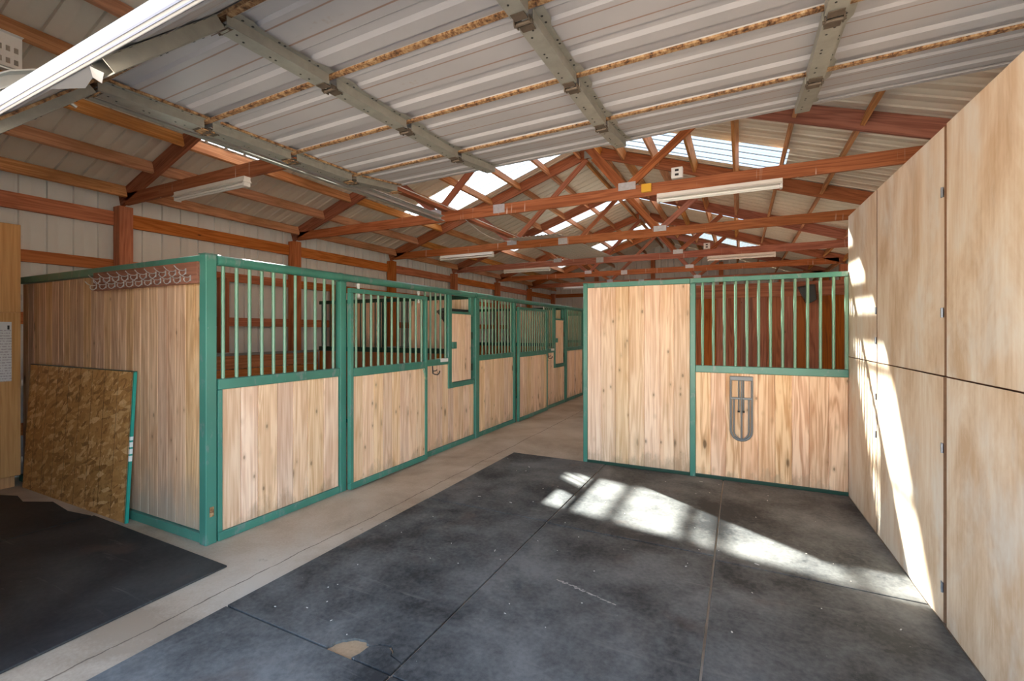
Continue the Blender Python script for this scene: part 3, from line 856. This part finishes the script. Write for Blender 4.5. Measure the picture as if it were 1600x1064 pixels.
mb.build('support_strut', M['steel_grey'], t, smooth=True)
mb = MB()
for dx in (-.024, .02): mb.tube([(cx+dx, yr+.004, .745), (cx+dx, yr+.004, .728)], .011, 8)
mb.build('strut_foot', M['dark_iron'], t, smooth=True)

# brown room behind the bars
t = thing('stained_board_wall', (.3, 9.0, 0), 'dark reddish-brown board wall behind the barred partition', 'board wall')
mb = MB(); plank_run(mb, 0, -1.6, 1.58, 9.0, 9.03, .01, 2.20, .2, rnd); mb.build('boards', M['pine_back'], t, org=(-1.6, 9.0, 0))
mb = MB(); mb.box(-1.6, 1.58, 8.955, 8.999, 2.15, 2.39); mb.build('header', M['pine_back_x'], t, bevel=.004)
mb = MB(); mb.box(1.60, 1.75, 8.9, 9.03, 0.001, 2.7); tag(mb.build('timber_post', M['post'], bevel=.004, org=(1.67, 8.96, 0)), 'brown timber post at the end of the stained board wall', 'post')
mb = MB()
ring = [(.84, 8.95, 2.30), (1.07, 8.95, 2.34), (1.09, 8.95, 2.10), (.96, 8.95, 2.02)]
mb.extrude(ring, (0, -.22, -.03)); tag(mb.build('wall_bracket', M['black'], bevel=.01, org=(1.1, 8.95, 2.0)), 'black angular bracket high on the stained board wall', 'bracket')

# ------------------------------------------------------------------ plywood wall on the right
def px(y): return .967 - .0244*(y - 3.203)
seams = [5.328, 4.41, 3.195, 1.98, 1.26]
names = ('beside the barred partition', 'between the two hinged seams', 'at the right edge of the photo', 'closest to the doorway')
for i in range(4):
    yb, ya = seams[i], seams[i+1]
    for row, (z0, z1) in enumerate(((.012, 1.318), (1.326, 2.65))):
        a, b = ya + (.010, .020, .008, .008)[i], yb - (.002, .010, .022, .008)[i]
        xa, xb = px(a), px(b); th = .019
        if row == 1 and i == 1: xa += .004
        t = thing('plywood_sheathing', (px((a+b)/2), (a+b)/2, z0), '%s plywood panel of the tall right wall, %s' % (('lower', 'upper')[row], names[i]), 'plywood panel', 'plywood wall panels')
        mb = MB(); mb.poly([(xa, a, z0), (xb, b, z0), (xb+th, b, z0), (xa+th, a, z0), (xa, a, z1), (xb, b, z1), (xb+th, b, z1), (xa+th, a, z1)],
                           [(0,1,5,4),(0,3,2,1),(4,5,6,7),(1,2,6,5),(2,3,7,6),(3,0,4,7)])
        mb.m = [0, 1, 1, 1, 0, 1]
        mb.build('sheet', [M['ply'], M['ply_edge']], t)
        if i in (0, 1):
            zs = ((1.06, .77) if row == 0 else (1.72, 1.49)) if i == 0 else ((.94, .2) if row == 0 else (1.66, 2.3))
            for z in zs:
                xh = px(a)
                mb = MB(); mb.tube([(xh-.006, a-.003, z-.026), (xh-.006, a-.003, z+.026)], .006, 8); mb.box(xh-.004, xh-.001, a+.003, a+.026, z-.024, z+.024)
                mb.build('hinge', M['hinge_grey'], t)
t = thing('stud_frame', (1.05, 3.0, 0), 'brown stud frame showing through the plywood seams', 'stud frame')
for y in (5.26, 4.41, 3.195, 1.98, 1.30):
    mb = MB(); mb.box(px(y)+.027, px(y)+.115, y-.03, y+.03, .001, 2.60); mb.build('stud', M['post'], t)
mb = MB(); mb.bar((px(1.34)+.07, 1.34, 1.322), (px(5.2)+.07, 5.2, 1.322), .085, .07); mb.build('noggin', M['pine_back'], t)

# ------------------------------------------------------------------ cabinet, notice, strand board, hook rack on the left
t = thing('plywood_cabinet', (-6.62, 1.35, 0), 'tall shallow plywood cabinet against the left wall', 'cabinet')
mb = MB(); mb.box(-6.86, -6.482, .75, 1.955, .12, 2.63); mb.build('body', M['ply_dark'], t, bevel=.003)
mb = MB(); mb.box(-6.86, -6.54, .76, 1.93, .001, .119); mb.build('plinth', M['ply_dark'], t)
for z0, z1 in ((.13, 1.742), (1.752, 2.625)):
    mb = MB(); mb.box(-6.480, -6.461, .76, 1.95, z0, z1); d = mb.build('door', M['ply_dark'], t, bevel=.002)
    for z in ((1.05, .28, 1.60) if z0 < 1 else (1.9, 2.5)):
        h = MB(); h.box(-6.463, -6.455, 1.952, 1.964, z-.03, z+.03); h.build('hinge', M['zinc'], d)
t = thing('paper_notice', (-6.459, 1.80, 1.36), 'white paper notice pinned to the left cabinet door', 'notice')
mb = MB(); mb.box(-6.4605, -6.4585, 1.62, 1.885, 1.07, 1.655); mb.build('sheet', M['paper'], t, org=(-6.459, 1.75, 1.655))
mb = MB(); mb.box(-6.4583, -6.451, 1.855, 1.868, 1.58, 1.62); mb.build('clip', M['black'], t)

t = thing('strand_board', (-5.6, 1.98, 0), 'brown strand board sheet leaning on the end wall of the nearest stall', 'board')
def lean(z): return 1.955 + .05*z
x0, x1, h = -6.44, -4.48, 1.225
mb = MB(); mb.poly([(x0, lean(0), .002), (x1, lean(0), .002), (x1, lean(0)+.016, .002), (x0, lean(0)+.016, .002),
                    (x0, lean(h), h), (x1, lean(h), h), (x1, lean(h)+.016, h), (x0, lean(h)+.016, h)], [(0,3,2,1),(4,5,6,7),(0,1,5,4),(1,2,6,5),(2,3,7,6),(3,0,4,7)])
mb.build('sheet', M['osb'], t)
def strip(mb, z0, z1, mi=0, e=.0):
    mb.poly([(x1+.0005, lean(z0)-.003-e, z0), (x1+.018, lean(z0)-.003-e, z0), (x1+.018, lean(z0)+.018, z0), (x1+.0005, lean(z0)+.018, z0),
             (x1+.0005, lean(z1)-.003-e, z1), (x1+.018, lean(z1)-.003-e, z1), (x1+.018, lean(z1)+.018, z1), (x1+.0005, lean(z1)+.018, z1)],
            [(0,3,2,1),(4,5,6,7),(0,1,5,4),(1,2,6,5),(2,3,7,6),(3,0,4,7)], mi)
mb = MB(); zz = [.002, .50, .545, .56, .60, .615, .655, .67, .70, .745, 1.225]
for k in range(len(zz)-1): strip(mb, zz[k], zz[k+1], 1 if k in (1, 3, 5, 7) else 0)
mb.build('painted_edge', [M['teal'], M['teal_white']], t)
mb = MB(); mb.bar((x0, lean(h)+.008, h+.004), (x1+.018, lean(h)+.008, h+.004), .02, .007); mb.build('top_edge', M['green_dark'], t)

t = thing('hook_rail', (-4.35, 2.0, 1.92), 'brown board with two rows of silver hooks on the stall end wall', 'hook rack')
mb = MB(); mb.box(-5.10, XF-.06, 1.995, 2.0185, 1.915, 2.075); o = mb.build('board', M['rackboard'], t, bevel=.003)
def hook_mesh(x, z):
    mb = MB(); y = 1.9945
    mb.box(x-.008, x+.008, y-.002, y, z-.022, z+.022)
    mb.tube([(x, y-.002, z+.012), (x, y-.02, z+.004), (x, y-.045, z+.004), (x, y-.065, z+.016), (x, y-.08, z+.034)], .0034, 7)
    mb.tube([(x, y-.002, z-.010), (x, y-.012, z-.026), (x, y-.026, z-.034), (x, y-.040, z-.028), (x, y-.046, z-.012), (x, y-.042, z-.002)], .0036, 7)
    return mb
hook0 = None
xl = [-5.04 + 1.40*(k/10)**.93 for k in range(11)]; xu = [-4.98 + 1.28*(k/9)**.93 for k in range(10)]
for x, z in [(x, 1.955) for x in xl] + [(x, 2.008) for x in xu]:
    if hook0 is None:
        hook0 = hook_mesh(x, z).build('hook', M['zinc'], t, smooth=True); hx, hz = x, z
    else:
        o = hook0.copy(); C.objects.link(o); o.parent = t
        o.location = hook0.location + Vector((x-hx, 0, z-hz))

# perforated bracket and a curved rail high at the left
t = thing('hanger_bracket', (-4.90, 1.39, 3.53), 'white slotted steel bracket hanging from a purlin above the doorway', 'bracket')
mb = MB()
xb = -4.90
for k in range(5): mb.box(xb-.002, xb+.002, 1.29+k*.044, 1.31+k*.044, 3.53, 3.78)
for z0, z1 in ((3.53, 3.565), (3.605, 3.655), (3.695, 3.78)):
    for k in range(4): mb.box(xb-.002, xb+.002, 1.31+k*.044, 1.334+k*.044, z0, z1)
mb.build('slotted_plate', M['white_enamel'], t)
mb = MB(); mb.box(xb-.002, xb+.036, 1.29, 1.486, 3.780, 3.784); mb.build('flange', M['white_enamel'], t)
mb = MB(); mb.tube([(xb+.02, 1.10, 3.42), (xb+.02, 1.22, 3.485), (xb+.02, 1.36, 3.515), (xb+.02, 1.50, 3.52), (xb+.02, 1.62, 3.49), (xb+.02, 1.8, 3.40)], .014, 8)
tag(mb.build('curved_rail', M['galv'], smooth=True, org=(xb, 1.3, 3.38)), 'curved steel rail below the white slotted bracket', 'rail')

# ------------------------------------------------------------------ overhead garage door
def dz(x, y): return 2.90 + .025*(y-1.8) + .016*(x+.83)
DX0, DX1 = -3.04, 1.50
DYS = [1.16, 1.735, 2.345, 2.935, 3.51]
door = thing('garage_door', (-.77, 2.3, 2.9), 'raised ribbed steel garage door hanging overhead', 'garage door')
def section_frame(k):
    """origin, along (toward the section's far edge) and outward normal (up) for section k"""
    if k == 0:
        far = Vector((0, DYS[0], dz(0, DYS[0]))); near = far + Vector((0, -.41, -.41)); return near, far
    a = Vector((0, DYS[k-1], dz(0, DYS[k-1]))); b = Vector((0, DYS[k], dz(0, DYS[k])))
    if k == 4: b.z += .06
    return a, b
STX = [-3.0, -1.925, -.808, .354, 1.46]
vp = [(0, 0), (.02, .012), (.10, .012), (.115, .0), (.30, .0), (.345, .0), (.375, .014), (.41, .014), (.44, .0), (.50, .0), (.515, .016), (.575, .016), (1, 0)]
for k in range(5):
    a, b = section_frame(k)
    L = (b - a).length; d = (b - a).normalized(); nrm = Vector((1,0,0)).cross(d).normalized()
    sec = bpy.data.objects.new('door_section', None); C.objects.link(sec); sec.parent = door
    tilt = math.atan(.016)
    base = Vector((0, a.y, a.z))
    sec.location = base - door.location
    Mx = Matrix((Vector((1, 0, .016)).normalized(), d, nrm)).transposed()
    sec.rotation_euler = Mx.to_euler()
    def add(mb, name, mat, bevel=0, smooth=False):
        o = mb.build(name, mat, None, smooth, bevel); o.parent = sec; return o
    # skin profile over local Y, offset local Z (positive = up, outer face)
    g = .005
    pr = [(g, .0), (.045, .0), (.06, .010), (.115, .010), (.13, 0), (.335, 0), (.355, .014), (.40, .014), (.42, 0), (.497, 0), (.512, .018), (L-.012, .018), (L-g, .0)]
    pr = [(min(y, L-g), z) for y, z in pr]
    mb = MB()
    for x0, x1 in ((DX0, DX1),):
        n = len(pr); mb.poly([(x0, y, z) for y, z in pr] + [(x1, y, z) for y, z in pr], [(i, i+1, n+i+1, n+i) for i in range(n-1)])
        mb.poly([(x0, g, .045), (x1, g, .045), (x1, L-g, .045), (x0, L-g, .045)], [(0,1,2,3)])
    add(mb, 'skin', M['door'])
    mb = MB(); mb.box(DX0, DX1, L-.034, L-.004, -.012, -.001)
    if k == 1: mb.box(DX0, DX1, .004, .03, -.013, -.001)
    if k < 4: add(mb, 'rusty_edge', M['rust'])
    else:
        mb = MB(); mb.box(DX0, DX1, L-.05, L-.002, -.006, -.001); add(mb, 'top_lip', M['door'])
    for si, sx in enumerate(STX):
        w = .04 if 0 < si < 4 else .05
        mb = MB()
        mb.box(sx-w, sx+w, .012, L-.04, -.052, -.048)
        mb.box(sx-w, sx-w+.004, .012, L-.04, -.048, -.002); mb.box(sx+w-.004, sx+w, .012, L-.04, -.048, -.002)
        fl = .045
        side = 1
        yy = [.012, .10, .14, L*.45, L*.5, L-.14, L-.1, L-.04]
        ww = [fl, fl, fl*.62, fl*.62, fl*.62, fl*.62, fl, fl]
        for q in range(len(yy)-1):
            mb.poly([(sx+w, yy[q], -.0045), (sx+w+ww[q], yy[q], -.0045), (sx+w+ww[q+1], yy[q+1], -.0045), (sx+w, yy[q+1], -.0045)], [(0,1,2,3)])
        st = add(mb, 'stile', M['galv_dull'])
        if si == 0:
            mr = MB(); mr.box(sx+w+fl+.001, sx+w+fl+.016, .03, L-.04, -.014, -.002); add(mr, 'rusty_flange', M['rust'])
        mh = MB()
        for yh in (.07, .115, L*.42, L*.47, L-.17, L-.12):
            mh.tube([(sx+w+.014, yh, -.0052), (sx+w+.014, yh, -.0062)], .006, 8)
            mh.tube([(sx+(.012 if yh < .1 else -.012), yh, -.0525), (sx+(.012 if yh < .1 else -.012), yh, -.054)], .005, 8)
        add(mh, 'bolt_holes', M['black'])
        # hinge at the far joint
        if k < 4:
            mb = MB(); mb.box(sx-.03, sx+.03, L-.065, L-.02, -.057, -.054); mb.box(sx-.03, sx+.03, L+.02, L+.06, -.057, -.054)
            mb.tube([(sx-.042, L-.002, -.060), (sx+.042, L-.002, -.060)], .008, 8)
            for dx in (-.034, .034): mb.bar((sx+dx, L-.022, -.055), (sx+dx, L+.022, -.055), .005, .022)
            add(mb, 'hinge', M['hinge_iron'])
    # rollers at the left edge
    mb = MB(); mb.tube([(DX0+.002, L-.01, -.045), (DX0+.06, L-.01, -.045)], .009, 8); mb.tube([(DX0+.002, L-.01, -.045), (DX0+.016, L-.01, -.045)], .021, 12)
    mb.box(DX0+.002, DX0+.08, L-.05, L+.03, -.06, -.0535)
    add(mb, 'roller', M['rust'], smooth=True)
    if k == 0:
        mb = MB(); mb.box(DX0, DX1, -.014, .004, -.006, .050); add(mb, 'bottom_retainer', M['flap'], .003)
        mb = MB(); mb.box(DX0, DX1, -.020, -.0145, .003, .007); mb.box(DX0, DX1, -.020, -.0145, .016, .021); add(mb, 'seal_lip', M['blue_grey'])
        mb = MB(); mb.poly([(-2.26, -.004, -.008), (-1.95, -.004, -.008), (-2.02, .02, -.035), (-2.13, .035, -.05), (-1.98, .008, -.06), (-1.90, -.01, -.04)], [(0,1,2,3), (1,5,4,2)])
        add(mb, 'bent_flap', M['flap'])

# left track with its curve down to the jamb
t = thing('door_track', (-3.1, 1.15, 2.85), 'galvanised left track of the raised garage door', 'door track')
def track_pts():
    pts = [(-3.095, .70, .02), (-3.095, .70, 2.35)]
    for k in range(1, 8):
        a = PI/2*k/8; pts.append((-3.098, .70 + .46*(1-math.cos(a)), 2.35 + .495*math.sin(a)))
    pts += [(-3.105, 1.20, 2.850), (-3.225, 4.62, 2.925)]
    return [Vector(p) for p in pts]
tp = track_pts()
def sweep(mb, sect):
    n = len(sect); vs = []
    for i, p in enumerate(tp):
        d = (tp[min(i+1, len(tp)-1)] - tp[max(i-1, 0)]).normalized()
        a = Vector((1, 0, 0)); b = a.cross(d).normalized()
        vs += [p + a*u + b*v for u, v in sect]
    fs = [(i*n+j, i*n+j+1, (i+1)*n+j+1, (i+1)*n+j) for i in range(len(tp)-1) for j in range(n-1)]
    mb.poly(vs, fs)
mb = MB(); sweep(mb, [(.03, -.024), (.03, -.03), (-.006, -.03), (-.026, -.02), (-.026, .02), (-.006, .03), (.03, .03), (.03, .024)])
o = mb.build('channel', M['galv'], t); o.modifiers.new('s', 'SOLIDIFY').thickness = .0025
tp = [p + Vector((-.03, 0, .0)) for p in tp[9:]]
mb = MB(); sweep(mb, [(.0, -.030), (-.042, -.030), (-.042, .036)])
o = mb.build('track_angle', M['galv_dull'], t); o.modifiers.new('s', 'SOLIDIFY').thickness = .003

# ------------------------------------------------------------------ rubber mats
def mat_poly(pts, label, m='rubber', h=.013, org=None):
    mb = MB(); n = len(pts)
    mb.poly([(x, y, .0006) for x, y in pts] + [(x, y, h) for x, y in pts], [tuple(range(n))[::-1], tuple(range(n, 2*n))] + [(i, (i+1) % n, n+(i+1) % n, n+i) for i in range(n)])
    cx = sum(p[0] for p in pts)/n; cy = sum(p[1] for p in pts)/n
    o = mb.build('rubber_mat', M[m], org=(cx, cy, 0), bevel=.003 if n < 6 else 0)
    return tag(o, label, 'rubber mat', 'black rubber floor mats')
def rect(x0, x1, y0, y1): return [(x0, y0), (x1, y0), (x1, y1), (x0, y1)]
g = .006
mat_poly(rect(-2.60, -1.412-g, 3.492+g, 5.30) , 'black rubber mat at the aisle corner, left of the sunlit mats')
# torn mat: a bite out of its near edge and a loose corner piece
def tear(pts):
    out = []
    for i in range(len(pts)-1):
        (ax_, ay), (bx, by) = pts[i], pts[i+1]
        for k in range(4):
            f = k/4; out.append((ax_+(bx-ax_)*f + R.uniform(-.004, .004), ay+(by-ay)*f + R.uniform(-.004, .004)))
    out.append(pts[-1]); return out
edge = tear([(-1.82, 1.622), (-1.80, 1.68), (-1.74, 1.735), (-1.675, 1.742), (-1.64, 1.72), (-1.60, 1.752), (-1.545, 1.77), (-1.505, 1.745)])
mat_poly([(-2.60, 1.622)] + edge + [(-1.495, 1.735), (-1.50, 1.72), (-1.412-g, 1.70), (-1.412-g, 3.484), (-2.60, 3.484)], 'black rubber mat with the torn near corner, beside the concrete strip')
mat_poly([(-1.655, 1.622), (-1.412-g, 1.622), (-1.412-g, 1.693), (-1.497, 1.712), (-1.51, 1.738), (-1.55, 1.758), (-1.60, 1.742), (-1.637, 1.708), (-1.64, 1.66)], 'torn-off rubber corner piece by the hole in the mat')
mat_poly(rect(-2.60, -1.412-g, .25, 1.612), 'black rubber mat at the bottom edge, beside the concrete strip')
mat_poly(rect(-1.412+g, -.160-g, 3.466+g, 5.285), 'black rubber mat sunlit in front of the solid partition')
mat_poly(rect(-1.412+g, -.160-g, 1.62, 3.460), 'black rubber mat with a pale scuff line, middle column')
mat_poly(rect(-1.412+g, -.160-g, .25, 1.612), 'black rubber mat of the middle column nearest the doorway')
mat_poly([(-.160+g, 3.412), (.955, 3.395), (.912, 5.285), (-.160+g, 5.285)], 'black rubber mat in front of the barred partition')
mat_poly([(-.160+g, 1.58), (.995, 1.56), (.957, 3.385), (-.160+g, 3.403)], 'black rubber mat along the foot of the plywood wall')
mat_poly([(-4.88, .68), (-3.01, .68), (-3.045, 1.895), (-4.88, 1.915)], 'dark rubber mat left of the concrete strip', 'rubber_shaded')
mat_poly([(-6.45, .68), (-4.89, .68), (-4.89, 1.90), (-5.2, 1.86), (-5.6, 1.90), (-5.85, 1.78), (-6.1, 1.82), (-6.45, 1.70)], 'dark rubber mat with a ragged edge below the cabinet', 'rubber_shaded')
# pale scuff and litter on the mats
mb = MB()
a, b = Vector((-1.02, 2.70, .0134)), Vector((-.64, 2.60, .0134)); rs = random.Random(3)
for k in range(46):
    f = k/45; p = a.lerp(b, f) + Vector((rs.uniform(-.006,.006), rs.uniform(-.007,.007), 0)); w = rs.uniform(.002, .009)
    ang = rs.uniform(-.6, .6); c_, s_ = math.cos(ang), math.sin(ang)
    mb.poly([p + Vector((u*c_*1.4-v*s_, u*s_+v*c_, z)) for z in (0, .0006) for u, v in ((-w,-w*.5),(w,-w*.4),(w*.8,w*.5),(-w*.7,w*.4))], [(0,3,2,1),(4,5,6,7),(0,1,5,4),(1,2,6,5),(2,3,7,6),(3,0,4,7)])
tag(mb.build('chalk_scuff', plain('chalky_scuff', (.42,.38,.34), .9)), 'pale scraped line across the middle mat', 'scuff', kind='stuff')
mb = MB()
for k in range(80):
    x, y = rs.uniform(-2.55, .9), rs.uniform(1.65, 5.2)
    if .0 < x and y < 1.8: continue
    w, l = rs.uniform(.0015, .004), rs.uniform(.003, .018) if rs.random() < .3 else rs.uniform(.002, .006)
    ang = rs.uniform(0, 6.3); c_, s_ = math.cos(ang), math.sin(ang)
    mb.poly([(x+u*c_-v*s_, y+u*s_+v*c_, z) for z in (.0134, .016) for u, v in ((-l,-w),(l,-w),(l,w),(-l,w))], [(0,3,2,1),(4,5,6,7),(0,1,5,4),(1,2,6,5),(2,3,7,6),(3,0,4,7)])
tag(mb.build('straw_litter', plain('straw_bits', (.55,.52,.47), .9)), 'specks of straw and grit scattered on the mats', 'litter', kind='stuff')
mb = MB(); mb.poly([(-1.86, 1.6, .0001), (-1.56, 1.6, .0001), (-1.5, 1.8, .0001), (-1.85, 1.79, .0001), (-1.86, 1.6, .0005), (-1.56, 1.6, .0005), (-1.5, 1.8, .0005), (-1.85, 1.79, .0005)], [(0,3,2,1),(4,5,6,7),(0,1,5,4),(1,2,6,5),(2,3,7,6),(3,0,4,7)])
tag(mb.build('sawdust', plain('packed_shavings', (.42,.27,.15), .9, 0, 60, .3), org=(-1.7, 1.7, 0)), 'tan packed shavings showing through the torn mat', 'shavings', kind='stuff')

# ------------------------------------------------------------------ light and camera
SUN = Vector((1.03, -.755, -1.0)).normalized()
sd = bpy.data.lights.new('sun', 'SUN'); sd.energy = 62.0; sd.angle = math.radians(1.2); sd.color = (1, .86, .68)
so = bpy.data.objects.new('sun', sd); C.objects.link(so); so.rotation_euler = SUN.to_track_quat('-Z', 'Y').to_euler(); so.location = (-20, 20, 25)
w = bpy.data.worlds.new('sky'); bpy.context.scene.world = w; w.use_nodes = True
nt = w.node_tree; bg = nt.nodes['Background']
sky = nt.nodes.new('ShaderNodeTexSky'); sky.sky_type = 'NISHITA'; sky.sun_disc = False
sky.sun_elevation = math.radians(37.8); sky.sun_rotation = math.atan2(-SUN.x, -SUN.y)
sky.air_density = 1.0; sky.dust_density = 1.6; sky.ozone_density = 1.0
nt.links.new(mix(nt, 1.0, sky.outputs[0], (1.0, .93, .84), 'MULTIPLY'), bg.inputs[0]); bg.inputs[1].default_value = .32

TH = math.atan(357/720.)
cd = bpy.data.cameras.new('camera'); co = bpy.data.objects.new('camera', cd); C.objects.link(co)
co.location = (0, 0, 1.56); co.rotation_euler = (PI/2, 0, TH)
cd.sensor_width = 36; cd.lens = 36*720/1600; cd.shift_y = -14/1600; cd.clip_start = .05; cd.clip_end = 200
sc = bpy.context.scene; sc.camera = co
sc.view_settings.view_transform = 'Standard'; sc.view_settings.look = 'None'
sc.view_settings.exposure = 2.25; sc.view_settings.gamma = 1; sc.view_settings.use_curve_mapping = False
try:
    sc.cycles.use_denoising = True; sc.cycles.denoiser = 'OPENIMAGEDENOISE'
    sc.cycles.max_bounces = 12; sc.cycles.diffuse_bounces = 8; sc.cycles.transparent_max_bounces = 16
    sc.cycles.sample_clamp_indirect = 8
except Exception: pass
